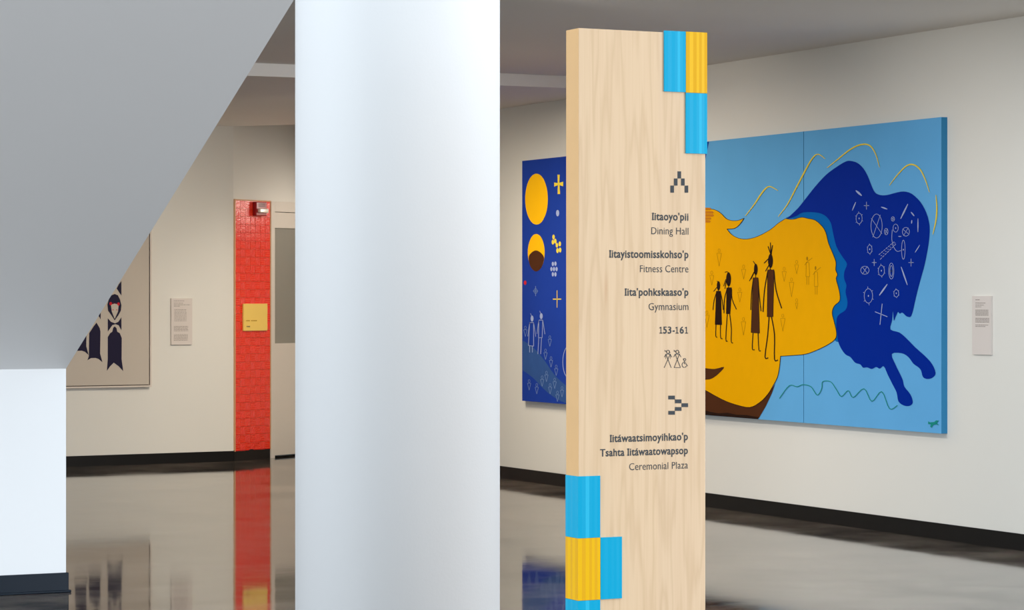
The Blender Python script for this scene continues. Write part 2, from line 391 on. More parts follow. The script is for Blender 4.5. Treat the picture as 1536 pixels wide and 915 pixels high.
# ---------------------------------------------------------------- column
cy = 7.0; cpos = (RIGHT*((596.5-CX)/FPX)+FWD)*cy
rad = 153.5/FPX*cy*.9985
bm = nb(); bmesh.ops.create_cone(bm, cap_ends=True, segments=160, radius1=rad, radius2=rad, depth=6.4)
bmesh.ops.translate(bm, vec=(0, 0, 3.2), verts=bm.verts)
col = link('round_column', bm, M['white'])
for p in col.data.polygons: p.use_smooth = abs(p.normal.z) < .5
col.location = (cpos.x, cpos.y, 0)
tag(col, 'thick smooth white round column in the middle foreground', 'column')

# ---------------------------------------------------------------- wayfinding totem
SY = 6.22
pc = (RIGHT*((868-CX)/FPX)+FWD)*SY                    # near left vertical edge
fx = lambda px, py: hit(px, py, (pc.x, pc.y, 0), (0, 1, 0))
sx = lambda px: hit(px, HZ, (pc.x, pc.y, 0), (1, 0, 0)).y-pc.y
WS = fx(1058, HZ).x-pc.x
DS = sx(850)
ZT = fx(868, 42).z
sg = thing('wayfinding_totem', 'tall pale maple wayfinding totem with blue and yellow corner tiles', 'sign', (pc.x, pc.y, 0))
U = lambda px, py: (fx(px, py).x-pc.x, fx(px, py).z)
bm = nb(); box(bm, 0, WS, 0, DS, 0, ZT, .0008); link('maple_board', bm, M['wood'], sg)
bm = nb(); box(bm, -.0012, 0, .0005, DS, 0, ZT-.0004); link('shaded_side', bm, M['band'], sg)  # added strip, carries the painted shade of the left side
PT = .0032                                            # plate thickness
def plate(name, u0, u1, z0, z1, cmain, clight, side=None, mats=None):
    """thin enamel plate on the front, faceted in vertical flutes; wraps round a corner when side is set"""
    bm = nb()
    fr = [0, .17, .34, .5, .62, .74, .87, 1.0]
    dp = [0, .0002, 0, .0002, .0001, .0002, 0, .0002]
    def strip(pts, flip=False):
        lo = [bm.verts.new((x, y, z0)) for x, y in pts]; hi = [bm.verts.new((x, y, z1)) for x, y in pts]
        for i in range(len(pts)-1):
            f = bm.faces.new((lo[i], lo[i+1], hi[i+1], hi[i])); f.material_index = 0
        return lo, hi
    outer = []
    if side == 'L': outer += [(-PT-(.0005 if i % 2 else 0), DS-DS*q) for i, q in enumerate((0, .2, .42, .6, .8))]
    s_ = -PT if side == 'L' else 0; e_ = WS+PT if side == 'R' else u1
    outer += [((u0 if side != 'L' else s_)+((e_)-(u0 if side != 'L' else s_))*q, -PT-d) for q, d in zip(fr, dp)]
    if side == 'R': outer += [(WS+PT+(.0005 if i % 2 else 0), DS*q) for i, q in enumerate((.2, .4, .6, .8, 1))]
    inner = []
    if side == 'L': inner = [(0, DS), (0, 0), (e_, 0)]
    elif side == 'R': inner = [(u0, 0), (WS, 0), (WS, DS)]
    else: inner = [(u0, 0), (u1, 0)]
    ring = outer+inner[::-1]
    lo = [bm.verts.new((x, y, z0)) for x, y in ring]; hi = [bm.verts.new((x, y, z1)) for x, y in ring]
    n = len(ring)
    for i in range(n): bm.faces.new((lo[i], lo[(i+1) % n], hi[(i+1) % n], hi[i])).material_index = 0
    bm.faces.new(lo[::-1]); bm.faces.new(hi)
    # one flute facet catching light, the brightness put into its colour
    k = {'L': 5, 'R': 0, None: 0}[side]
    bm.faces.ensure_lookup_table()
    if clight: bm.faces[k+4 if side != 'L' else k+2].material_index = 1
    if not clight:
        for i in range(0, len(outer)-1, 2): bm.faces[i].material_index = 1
    bmesh.ops.recalc_face_normals(bm, faces=bm.faces)
    return link(name, bm, mats, sg)
BL, YL = [M['blue'], M['blue_l']], [M['yel'], M['yel_d']]
ph = .1448
uA, uB = U(995.5, 95)[0], U(1028, 95)[0]
zt = fx(1028, 47.5).z
plate('blue_plate', uA, uB-.0008, zt-ph+.0005, zt, 1, True, None, BL)
plate('yellow_plate', uB, WS, zt-ph, zt, 1, False, 'R', YL)
plate('blue_plate', uB, WS, zt-2*ph, zt-ph-.0008, 1, True, 'R', BL)
uC, uD = U(899.5, 850)[0], U(932, 850)[0]
zb = fx(868, 714.5).z
plate('blue_plate', 0, uC, zb-ph+.0005, zb, 1, True, 'L', BL)
plate('yellow_plate', 0, uC, zb-2*ph, zb-ph, 1, False, 'L', YL)
plate('blue_plate', uC+.0008, uD, zb-2*ph, zb-ph, 1, False, None, [M['blue'], M['blue']])
z = zb-2*ph-.0008; i = 0
while z > .1:
    z2 = max(z-ph+.0008, .004)
    plate(('blue_plate', 'yellow_plate')[i % 2], 0, uC, z2, z, 1, i % 2 == 0, 'L', (BL, YL)[i % 2])
    z -= ph; i += 1

# lettering
def text_mesh(s, bold):
    cu = bpy.data.curves.new('t', 'FONT'); cu.body = s; cu.size = 1; cu.resolution_u = 3
    cu.offset = .019 if bold else -.004
    cu.space_character = 1.06 if bold else 1.03
    o = bpy.data.objects.new('t', cu); C.objects.link(o)
    dg = bpy.context.evaluated_depsgraph_get(); me = bpy.data.meshes.new_from_object(o.evaluated_get(dg))
    bpy.data.objects.remove(o); return me
CAP = max(v.co.y for v in text_mesh('H', False).vertices)
XH = max(v.co.y for v in text_mesh('x', False).vertices)
def tall(y):                          # larger lower-case letters, as on the totem
    k = CAP*.72
    if y <= 0: return y
    return y*k/XH if y <= XH else k+(y-XH)*(CAP-k)/(CAP-XH)
def text(s, px0, px1, ytop, ybase, bold):
    me = text_mesh(s, bold)
    xs = [v.co.x for v in me.vertices]; a, b = min(xs), max(xs)
    u0, zb_ = U(px0, ybase); u1, _ = U(px1, ybase); h = U(px1, ytop)[1]-U(px1, ybase)[1]
    kx, kz = (u1-u0)/(b-a), h/CAP
    ser = []
    if bold and 'I' in s:
        # slab serifs of the capital I: find its stem (first full-height glyph of that column)
        start = 0.0
        if s.index('I') > 0:
            pre = text_mesh(s[:s.index('I')]+'l', bold); start = max(v.co.x for v in pre.vertices)-.16; bpy.data.meshes.remove(pre)
        one = text_mesh('I', bold); ox = [v.co.x for v in one.vertices]; cxm = (min(ox)+max(ox))/2; hw = (max(ox)-min(ox))/2
        cxx = (a+hw) if s.index('I') == 0 else start+.10
        for zz in (0, CAP-.09): ser.append((cxx-hw*1.9 if s.index('I') else a-hw*.5, cxx+hw*1.9, zz, zz+.09))
    for v in me.vertices:
        v.co = Vector((u0+(v.co.x-a)*kx, 0, zb_+tall(v.co.y)*kz))
    bm = nb(); bm.from_mesh(me); bpy.data.meshes.remove(me)
    for (p, q, r, t) in ser:
        vs = [bm.verts.new((u0+(x-a)*kx, -.0001, zb_+zz*kz)) for x, zz in ((p, r), (q, r), (q, t), (p, t))]; bm.faces.new(vs)
    for v in bm.verts: v.co.y -= .0006
    return link('lettering', bm, M['ink'], sg)
text("Iitaoyo'pii", 978.4, 1032.5, 319.3, 330, True)
text("Dining Hall", 977, 1032.5, 341, 351.4, False)
text("Iitayistoomisskohso'p", 914.3, 1032.5, 375.5, 386.3, True)
text("Fitness Centre", 960, 1032.5, 398, 408.3, False)
text("Iita'pohkskaaso'p", 937.6, 1032.5, 432.9, 443.4, True)
text("Gymnasium", 973, 1032.5, 454.9, 465.3, False)
nx = lambda X: 890+X/3.811
for ch, xa, xb in (('5', 399, 420), ('3', 425, 446), ('-', 453, 465), ('6', 494, 517)):
    text(ch, nx(xa), nx(xb), 490.2, 500.2, True)
for xa in (378, 470, 524):           # the totem's figure one has a flag and a foot
    bm = nb()
    for poly in ([(xa+6.2, 39), (xa+10.6, 39), (xa+10.6, 77), (xa+6.2, 77)], [(xa, 72.5), (xa+17, 72.5), (xa+17, 77.3), (xa, 77.3)], [(xa+6.4, 39), (xa+6.4, 45.5), (xa, 48.5), (xa, 43.5)]):
        bm.faces.new([bm.verts.new((U(nx(a), 480+b/3.811)[0], -.0006, U(nx(a), 480+b/3.811)[1])) for a, b in poly])
    bmesh.ops.recalc_face_normals(bm, faces=bm.faces)
    link('lettering', bm, M['ink'], sg)
text("Iitáwaatsimoyihkao'p", 915.3, 1031.7, 652.6, 663.1, True)
text("Tsahta Iitáwaatowapsop", 900, 1031.7, 674.2, 684.6, True)
text("Ceremonial Plaza", 943.8, 1031.7, 695.2, 705.4, False)

# generic flat-drawing tools working on any plane: f(px,py) -> local Vector, off = direction lifted by the layer
class Draw:
    def __init__(s, f, n, parent): s.f, s.n, s.parent, s.lay = f, Vector(n), parent, 0
    def begin(s): s.bm = nb(); return s
    def poly(s, pts, d=1.0, mi=0):
        v3 = [s.f(*p)+s.n*(d*.001) for p in pts]
        vs = [s.bm.verts.new(v) for v in v3]
        for t in tessellate_polygon([v3]):
            try: s.bm.faces.new([vs[i] for i in t]).material_index = mi
            except ValueError: pass
    def line(s, pts, w=1.0, d=1.0, mi=0, taper=False):
        P = [Vector(p) for p in pts]; L = []; R = []
        n = len(P)
        for i in range(1, n-1):           # break at sharp corners so that the stroke keeps its width
            a, b = P[i]-P[i-1], P[i+1]-P[i]
            if a.length > 1e-6 and b.length > 1e-6 and a.angle(b) > .7:
                s.line(pts[:i+1], w, d, mi, taper); s.line(pts[i:], w, d, mi, taper); return
        for i in range(n):
            t = (P[min(i+1, n-1)]-P[max(i-1, 0)])
            if t.length < 1e-6: t = Vector((1, 0))
            t.normalize(); q = Vector((-t.y, t.x))
            k = w/2*(1 if not taper else (.35+.65*math.sin(math.pi*(i+.15)/(n-.7))))
            L.append(P[i]+q*k); R.append(P[i]-q*k)
        a = [s.bm.verts.new(s.f(*p)+s.n*(d*.001)) for p in L]; b = [s.bm.verts.new(s.f(*p)+s.n*(d*.001)) for p in R]
        for i in range(n-1): s.bm.faces.new((a[i], a[i+1], b[i+1], b[i])).material_index = mi
    def ell(s, x, y, rx, ry, d=1.0, mi=0, n=28): s.poly([(x+rx*math.cos(2*math.pi*i/n), y+ry*math.sin(2*math.pi*i/n)) for i in range(n)], d, mi)
    def ring(s, x, y, rx, ry, w=.6, d=1.0, mi=0, n=24, rot=0):
        c, q = math.cos(rot), math.sin(rot)
        s.line([(x+rx*math.cos(2*math.pi*i/n)*c-ry*math.sin(2*math.pi*i/n)*q, y+rx*math.cos(2*math.pi*i/n)*q+ry*math.sin(2*math.pi*i/n)*c) for i in range(n+1)], w, d, mi)
    def end(s, name, m):
        for f_ in s.bm.faces:
            f_.normal_update()
            if f_.normal.dot(s.n) < 0: f_.normal_flip()
        return link(name, s.bm, m, s.parent)
def smooth(pts, k=4, closed=False):
    n = len(pts); out = []
    for i in range(n if closed else n-1):
        g = (lambda j: pts[j % n]) if closed else (lambda j: pts[max(0, min(n-1, j))])
        p0, p1, p2, p3 = (Vector(g(i+j)) for j in (-1, 0, 1, 2))
        for q in range(k):
            t = q/k
            out.append(tuple(.5*((2*p1)+(-p0+p2)*t+(2*p0-5*p1+4*p2-p3)*t*t+(-p0+3*p1-3*p2+p3)*t**3)))
    if not closed: out.append(tuple(pts[-1]))
    return out

D = Draw(lambda x, y: Vector((U(x, y)[0], 0, U(x, y)[1])), (0, -1, 0), sg)
D.begin()
cw, rh = 26.7/5, 32/3
for cx_, cy_ in ((2, 0), (1, 1), (3, 1), (0, 2), (4, 2)):
    x, y = 1005.5+cw*cx_, 257+rh*cy_
    D.poly([(x, y), (x+cw, y), (x+cw, y+rh), (x, y+rh)], .6)
D.end('ahead_arrow', M['ink'])
D.begin()
cw, rh = 29.6/3, 28.6/5
for cx_, cy_ in ((0, 0), (1, 1), (2, 2), (1, 3), (0, 4)):
    x, y = 1002.4+cw*cx_, 593.4+rh*cy_
    D.poly([(x, y), (x+cw, y), (x+cw, y+rh), (x, y+rh)], .6)
D.end('right_arrow', M['ink'])
z3 = lambda X, Y: (890+X/3.811, 480+Y/3.811)
for cxp, woman in ((427, False), (480, True)):
    D.begin(); L = lambda pts, w=1.0: D.line([z3(*p) for p in pts], w*.82, .6)
    D.ring(*z3(cxp, 182), 2.2, 2.5, .9, .6)
    L([(cxp-20, 172), (cxp-6, 184)], .9); L([(cxp-20, 180), (cxp-9, 178)], .9); L([(cxp+6, 176), (cxp+12, 190)], .8)
    L([(cxp-21, 212), (cxp-12, 195), (cxp+12, 195), (cxp+21, 212)])
    if woman:
        L([(cxp-12, 195), (cxp+18, 272), (cxp-18, 272), (cxp+12, 195)])
    else:
        L([(cxp-12, 195), (cxp+18, 273)]); L([(cxp+12, 195), (cxp-22, 273)]); L([(cxp-13, 197), (cxp-13, 222)], .6); L([(cxp+13, 197), (cxp+13, 222)], .6)
    D.end('restroom_pictogram', M['ink'])
D.begin(); L = lambda pts, w=1.0: D.line([z3(*p) for p in pts], w*.82, .6)
D.ring(*z3(522, 226), 1.7, 1.7, .9, .6); L([(512, 222), (520, 226)], .8)
L([(520, 234), (521, 250), (531, 250), (538, 264)], 1.2); L([(521, 241), (530, 241)])
L([(515, 241), (507, 252), (508, 264), (516, 271), (527, 270), (532, 262)], 1.1)
D.end('wheelchair_pictogram', M['ink'])

# ---------------------------------------------------------------- large mural on the right wall
XF = XR-.045
Fp = lambda x, y: hit(x, y, (XF, 0, 0), (1, 0, 0))
c0, c1 = Fp(1412.5, 412), Fp(783, 420)
zt_, zb_ = Fp(1412.5, 175.5).z, Fp(1412.5, 650.5).z
yA, yS, yE = c0.y, Fp(1205.5, 400).y, c1.y
yP = yS+(yS-yA); yQ = (yP+yE)/2
mu = thing('mural_painting', 'wide multi-panel painting of a bison and golden face profile on the right wall', 'painting', (0, 0, 0))
for a, b, m in ((yA, yS, 'p_sky'), (yS, yP, 'p_sky'), (yP, yQ, 'p_dark'), (yQ, yE, 'p_dark')):
    bm = nb(); box(bm, XF, XR-.0005, a+.003, b-.003, zb_, zt_)
    for f in bm.faces:
        f.material_index = 1 if (abs(f.normal.x) < .5 or f.calc_center_median().x > XR-.01) else 0
    bm.normal_update()
    for f in bm.faces: f.material_index = 0 if f.normal.x < -.5 else 1
    link('canvas_panel', bm, [M[m], M['p_edge'] if m == 'p_sky' else M['p_dark']], mu)
D = Draw(Fp, (-1, 0, 0), mu)
ytop = lambda px: HZ-(zt_-EYE)/((Fp(px, HZ)-cam.location).dot(FWD))*FPX
ybot = lambda px: HZ-(zb_-EYE)/((Fp(px, HZ)-cam.location).dot(FWD))*FPX

D.begin(); D.poly([(1036, ytop(1036)+.3), (1063.5, ytop(1063.5)+.3), (1058, 240), (1052, 300), (1036, 330)], 1); D.end('night_sky_edge', M['p_dark'])
band = [(1179,328),(1190,322),(1205,316),(1224,316),(1240,322),(1250,335),(1254,350),(1259,368),(1267,384),(1275,395),(1273,420),(1272,440),(1276,453),(1272,468),(1262,478),(1258,490),(1260,510),(1254,512),(1248,500),(1236,470),(1240,420),(1230,350),(1205,330)]
D.begin(); D.poly(smooth(band, 3, True), 1); D.end('mid_blue_band', M['p_mid'])
bison = [(1181,328.5),(1183,326),(1197.4,312.1),(1207.9,299),(1223.6,279.3),(1239.3,262.3),(1255,250.5),(1268.2,242.6),(1276,241.3),(1286.6,244.5),(1295.7,253.1),(1302.3,264.9),(1307.5,278),(1312.8,288.5),(1320.7,292.5),(1331,292.5),(1344.3,289),(1356,287.2),(1367.9,290.6),(1381,303),(1390.2,320),(1394.6,338.4),(1394,359.3),(1390.2,383),(1386,402),(1380,423.6),(1374,447),(1369.5,467),(1366,475.2),(1360,474.3),(1354,469),(1350,470.5),(1347.3,468),(1343.8,475.2),(1341,481),(1339.8,466.4),(1338.5,480),(1336,494),(1349.7,498.8),(1361.5,509),(1373.3,521),(1388,534.2),(1398.4,546),(1403.7,559.3),(1400,565.8),(1392.5,568.5),(1385,565.8),(1382,556),(1378,551),(1370.4,545.5),(1363,535.7),(1352.7,529.8),(1338,531),(1343.8,547.5),(1350,560),(1354.5,570),(1357,580),(1366,591.7),(1369.5,603.5),(1364.5,608.8),(1355.6,608),(1348,602),(1345.3,588.8),(1339.4,577),(1332,562.2),(1326,549.5),(1320,553),(1314.3,550.5),(1308,553.5),(1301,551),(1295,551.5),(1290.7,546.5),(1283,544),(1276,535.7),(1269,532),(1262.7,524),(1257.5,512),(1256.3,500),(1254.8,488.5),(1257,473.7),(1268.6,465),(1271.6,453),(1268.6,438.3),(1270,428),(1266.5,417.7),(1267,407),(1270.8,396),(1264.3,385.6),(1255,369.8),(1249.8,348.9),(1246,333),(1236.7,322.6),(1223.6,318.7),(1205,318.7),(1194.8,324)]
D.begin(); D.poly(smooth(bison, 3, True), 2); D.end('bison_silhouette', M['p_navy'])
brn = [(1000,540),(1058,585),(1072.4,593.2),(1090,602),(1107.8,608),(1125.5,611),(1140.3,603.5),(1152,591.7),(1163,576),(1158,590),(1149,609.4),(1139,626.5)]
D.begin(); D.poly(brn+[(1136.5, ybot(1136.5)-.3), (990, ybot(990)-.3), (985, 560)], 2); D.end('brown_ground', M['p_brn'])
D.begin(); D.poly([(1000, ybot(1000)-14), (1045, 612), (1065,617.5),(1078,620),(1092,619),(1105,622),(1120,622.5),(1139,626),(1137.5, ybot(1137.5)-.2), (1000, ybot(1000)-.2)], 3); D.end('black_ground', M['p_blk'])
face = [(1012,330),(1035,318),(1058,314.8),(1071.5,314.2),(1082,320),(1089.8,327.9),(1099,331),(1108.2,330.5),(1116.6,327.3),(1110.8,335.7),(1103,342.3),(1091,343.6),(1097.7,351.5),(1108.2,357.2),(1121.3,358.6),(1137,354.6),(1155.4,344.9),(1168.5,334.4),(1179,327.9),(1189.5,329.2),(1202.6,326),(1213,327.9),(1223.6,330.5),(1234,339.7),(1239.3,348.9),(1243.3,364.6),(1249.8,380.3),(1254.5,393.4),(1254,404.4),(1256.8,411.8),(1254.7,417.7),(1257.7,429.5),(1260.3,441.3),(1259.8,451.6),(1252,459),(1248.8,469.3),(1251.8,482.6),(1255.3,498.8),(1253,509),(1240.6,518),(1223,526.3),(1208,531.3),(1190,533),(1171.3,534.2),(1169.8,550.4),(1166.8,565.2),(1161,577),(1152,591.7),(1140.3,603.5),(1125.5,611),(1107.8,608),(1090,602),(1072.4,593.2),(1058,585),(1020,565),(996,530),(986,470),(990,390)]
sf = []
corners = {(1116.6,327.3), (1091,343.6), (1171.3,534.2), (1179,327.9)}
seg = []; start = face.index((1116.6,327.3)); fl = face[start:]+face[:start]+[face[start]]
for p in fl:
    seg.append(p)
    if p in corners and len(seg) > 1: sf += smooth(seg, 3)[:-1]; seg = [p]
D.begin(); D.poly(sf, 3); D.end('golden_profile', M['p_yel'])
D.begin(); D.line(sf+[sf[0]], .7, 3.5)
D.end('profile_outline', M['p_blk'])
D.begin(); D.poly(smooth([(1030,548),(1058,552),(1072.4,553.4),(1087,550.4),(1078.3,560.8),(1068,568),(1058,569.6),(1030,572)], 3, True), 4); D.end('brown_crescent', M['p_brn'])
D.begin()
for x, y, l in ((1056, 313.2, 12), (1056, 318.5, 15.5), (1056, 323, 16), (1056, 327.6, 12), (1056, 332, 11)):
    D.poly([(x-14, y-2), (x+l-2, y-1.6), (x+l, y+.4), (x+l-2, y+2), (x-14, y+2)], 4)
D.end('painted_hand', M['p_hand'])
for st_ in ([(1118.7,324),(1131.8,306.9),(1142.3,291),(1150,282),(1156.7,280),(1167.7,285.9)],
           [(1168,325),(1181.6,306.9),(1194.8,282),(1207.9,257),(1218.4,238.7),(1227.5,231.3),(1238.5,238.2)],
           [(1241.4,251.8),(1257.7,238.7),(1276,224.3),(1291.8,217),(1305,218.2),(1314,230.8),(1319.9,251)],
           [(1335,278),(1346.9,262.3),(1360,249.2),(1370.5,247),(1381,254.4),(1388.9,270.2),(1394.9,288.5)],
           [(1404.6,292.5),(1405.9,312),(1404.6,330.5),(1400,351.5)]):
    D.begin(); D.line(smooth(st_, 5), 2.1, 4, 0, True); D.end('yellow_wave_stroke', M['p_str'])
D.begin(); D.line(smooth([(1169.8,597.6),(1184.5,578.5),(1196.3,580),(1205,577),(1217,580),(1226.4,592.6),(1233.2,582.9),(1234.7,572.6),(1246.5,572.6),(1255,584),(1262.7,594.7),(1273,585.8),(1280.4,596.2),(1296.6,582.9),(1308.4,602),(1323.2,587.3),(1335,613),(1346.8,608)], 4), 1.1, 4); D.end('teal_wavy_line', M['p_grn'])
D.begin(); D.poly([(1393,632),(1396,633.5),(1402,633),(1405,630.5),(1409,631),(1406,634),(1409,638),(1405,636.5),(1401,637),(1398,641.5),(1396,640),(1397,636.5),(1393,636)], 4); D.end('small_green_animal', M['p_grn'])

q6 = lambda X, Y: (1050+X/4.355, 350+Y/4.355)
def person_motif(body, arms, legs, head, feathers, mbody, w=1.3):
    D.begin()
    D.poly([q6(*p) for p in body], 4, 0)
    for a in body_edges(body): D.line([q6(*p) for p in a], .7, 4.4, 1)
    for a in arms+legs: D.line(smooth([q6(*p) for p in a], 3), w, 4.6, 1)
    D.ell(*q6(head[0], head[1]), head[2]/4.355, head[3]/4.355, 4.6, 1)
    for a in feathers: D.line([q6(*p) for p in a], w*.85, 4.6, 1, False)
    D.end('painted_figure', [mbody, M['p_blk']])
def body_edges(b): return [(b[i], b[(i+1) % len(b)]) for i in range(len(b))]
person_motif([(445,238),(487,238),(480,545),(442,545)], [[(447,245),(425,370),(415,513)],[(487,245),(500,370),(537,490)]],
             [[(455,545),(445,670),(428,808),(450,812)],[(470,545),(490,660),(490,822),(512,826)]], (464,180,16,46),
             [[(467,140),(448,85)],[(467,140),(463,60)],[(468,140),(477,78)],[(452,165),(422,195)],[(455,205),(431,248)],[(462,215),(462,240)]], M['p_brn'], 1.6)
person_motif([(350,290),(383,290),(392,652),(337,648)], [[(352,300),(340,390),(335,500)],[(383,300),(390,400),(402,508)]],
             [[(350,650),(345,752),(361,760)],[(383,652),(388,760),(401,766)]], (368,236,12,38),
             [[(366,205),(351,182)],[(358,250),(326,312)],[(364,240),(336,300)],[(367,260),(367,292)]], M['p_brn'], 1.3)
person_motif([(178,355),(210,355),(200,525),(175,525)], [[(180,365),(163,430),(160,522)],[(210,365),(213,430),(242,497)]],
             [[(182,525),(172,690),(184,703)],[(197,525),(208,620),(207,706),(219,715)]], (190,300,16,46),
             [[(196,262),(180,250),(166,254)],[(172,300),(158,345)],[(175,310),(166,362)],[(190,330),(190,357)]], M['p_blk'], 1.3)
person_motif([(110,378),(138,378),(145,597),(102,595)], [[(110,390),(95,440),(88,500)],[(138,390),(150,450),(155,500)]],
             [[(108,597),(106,670),(116,678)],[(137,597),(138,680),(151,688)]], (124,342,11,30),
             [[(126,318),(113,312)],[(114,352),(92,380)],[(122,360),(122,380)]], M['p_blk'], 1.2)
for x, ya, yb in ((128,130,215),(80,275,338),(288,235,300),(263,385,450),(48,535,615),(287,578,665),(553,250,315),(635,205,265),(601,320,415),(635,455,495),(544,556,640)):
    D.begin(); wv = 15*min(1, (yb-ya)/70)
    D.line([q6(*p) for p in ((x-wv, ya), (x+wv, ya), (x, yb), (x-wv, ya))], .45, 4); D.ring(*q6(x, ya-18), 1.6, 2.6, .4, 4, 0, 12); D.end('spirit_motif', M['p_thin'])
for x, y, h in ((707, 160, 175), (762, 222, 178)):
    D.begin(); D.ell(*q6(x-4, y+5), 1.3, 3, 4); D.line([q6(x-10, y+30), q6(x+8, y+30), q6(x+12, y+h*.7), q6(x-12, y+h*.7), q6(x-10, y+30)], .5, 4)
    D.line([q6(x-8, y+30), q6(x+30, y)], .6, 4); D.line([q6(x-6, y+h*.7), q6(x-6, y+h)], .6, 4); D.line([q6(x+6, y+h*.7), q6(x+6, y+h)], .6, 4)
    D.line([q6(x-8, y+30), q6(x-20, y+48)], .6, 4); D.end('outlined_figure', M['p_thin'])

q7 = lambda X, Y: (1270+X/4.16, 270+Y/4.16)
def rng(x, y, rx, ry, kind):
    D.begin()
    cx_, cy_ = q7(x, y); a, b = rx/4.16, ry/4.16
    D.ring(cx_, cy_, a, b, .65, 4)
    if kind in 'xt':
        for an in ((.6, 2.2) if kind == 'x' else (.9, 2.1)):
            D.line([(cx_-a*math.cos(an)*1.15, cy_-b*math.sin(an)*1.15), (cx_+a*math.cos(an)*1.15, cy_+b*math.sin(an)*1.15)], .6, 4)
    if kind in 'ds':
        D.ell(cx_, cy_, .8, 1.3, 4, 0, 10)
    if kind == 's':
        for k in range(6):
            an = k*math.pi/3+.4
            D.line([(cx_+a*math.cos(an), cy_+b*math.sin(an)), (cx_+a*1.35*math.cos(an), cy_+b*1.3*math.sin(an))], .6, 4)
    D.end('ring_motif', M['p_wht'])
for a in ((81,240,19,33,'s'),(190,287,35,75,'x'),(250,322,11,20,'x'),(309,300,16,25,'d'),(373,323,22,27,'x'),(147,432,14,27,'s'),(117,563,26,25,'t'),(220,566,19,33,'s'),(282,568,16,50,'d'),(282,568,9,34,'d'),(139,723,26,45,'s'),(313,707,15,23,'s'),(357,435,11,60,'d'),(292,243,10,14,'x')): rng(*a)
def spindle(p, q, w=2.2): D.begin(); D.line([q7(p[0]+(q[0]-p[0])*k/6, p[1]+(q[1]-p[1])*k/6) for k in range(7)], w, 4, 0, True); D.end('galaxy_motif', M['p_wht'])
for p, q, w_ in (((60,65),(97,98),3),((60,138),(38,190),1.6),((218,168),(257,182),2),((385,150),(340,242),2.2),((405,200),(425,225),2),((448,240),(448,325),1.6),((460,405),(430,452),1.4),((343,542),(382,655),2.0),((257,650),(207,720),2.4),((410,250),(408,272),1.6),((325,352),(345,352),1.2)): spindle(p, q, w_)
for x, y, r in ((127,160,20),(175,515,18),(405,515,20)):
    D.begin(); D.line([q7(x-r*.8, y), q7(x+r*.8, y)], .7, 4); D.line([q7(x, y-r*1.2), q7(x, y+r*1.2)], .7, 4); D.ell(*q7(x, y), 1.2, 1.6, 4, 0, 8); D.end('star_motif', M['p_wht'])
D.begin(); D.line([q7(180,822), q7(257,853)], 1, 4); D.line([q7(225,772), q7(211,903)], 1, 4); D.end('star_motif', M['p_wht'])
D.begin()
for k in range(7):
    a0, a1 = k/7, (k+.7)/7
    D.line([q7(300-100*a0, 385+85*a0), q7(300-100*a1, 385+85*a1)], .8, 4); D.line([q7(310-102*a0, 400+100*a0), q7(310-102*a1, 400+100*a1)], .8, 4)
    D.line([q7(300-98*a0, 393+92*a0), q7(308-98*a0, 393+92*a0)], .6, 4)
D.line(smooth([q7(288,310), q7(285,370), q7(298,420), q7(318,445), q7(342,440)], 3), .7, 4)
D.end('pipe_motif', M['p_wht'])

q3 = lambda X, Y: (770+X/4.58, 220+Y/4.575)
q4 = lambda X, Y: (770+X/4.36, 420+Y/4.357)
D.begin(); D.ell(*q3(160,360), 78/4.58, 175/4.575, 1, 0, 40); D.end('orange_sun', M['p_sun'])
D.begin(); D.ell(*q3(158,727), 58/4.58, 128/4.575, 1, 0, 40); D.end('yellow_moon', M['p_sun'])
D.begin(); D.poly(smooth([q3(*p) for p in ((106,762),(125,728),(157,712),(190,728),(212,762),(200,815),(180,845),(157,856),(135,845),(115,815))], 3, True), 2); D.end('brown_moon_shadow', M['p_brn'])
D.begin(); D.poly([q3(*p) for p in ((304,192),(320,192),(317,248),(343,240),(343,272),(318,264),(322,325),(304,325),(307,264),(281,275),(281,246),(306,250))], 1); D.end('yellow_cross_motif', M['p_str'])
for x, y in ((277,620),(272,655),(289,648),(300,676),(320,667),(304,713),(322,709)): D.begin(); D.ell(*q3(x, y), 8.5/4.58, 17/4.575, 1, 0, 14); D.end('yellow_dot', M['p_str'])
D.begin(); D.line([q4(287,68), q4(287,180)], .9, 1.5); D.line([q4(260,125), q4(315,125)], 1.5, 1.5); D.end('yellow_cross_motif', M['p_str'])
D.begin()
D.ell(*q3(305,456), 11/4.58, 22/4.575, 1, 0, 16); D.end('white_dot', M['p_wht'])
for x, y in ((272,805),(290,803),(262,840),(280,840),(298,840),(272,876),(290,876)): D.begin(); D.ell(*q3(x, y), 7.5/4.58, 15/4.575, 1, 0, 14); D.end('white_dot', M['p_wht'])
D.begin(); D.ring(854, 543, 9.5, 24, .8, 2, 0, 30)
D.end('ring_motif', M['p_wht'])
D.begin()
D.poly(smooth([q4(*p) for p in ((62,395),(130,440),(200,520),(270,620),(345,690),(440,760),(440,800),(345,805),(230,740),(130,640),(62,590))], 3, False), 1)
D.end('milky_way_band', M['p_haze'])
def carrot(x, y, h=52):
    D.begin()
    D.line([q4(x-11, y), q4(x+11, y), q4(x, y+h), q4(x-11, y)], .6, 2); D.ring(*q4(x, y-14), 1.4, 2.4, .5, 2, 0, 10); D.end('spirit_motif', M['p_chk'])
for x, y in ((80,325),(240,388),(212,475),(248,525),(282,580),(105,675),(155,700),(190,650),(242,700),(290,750),(218,620),(320,720),(272,665)): carrot(x, y, 45)
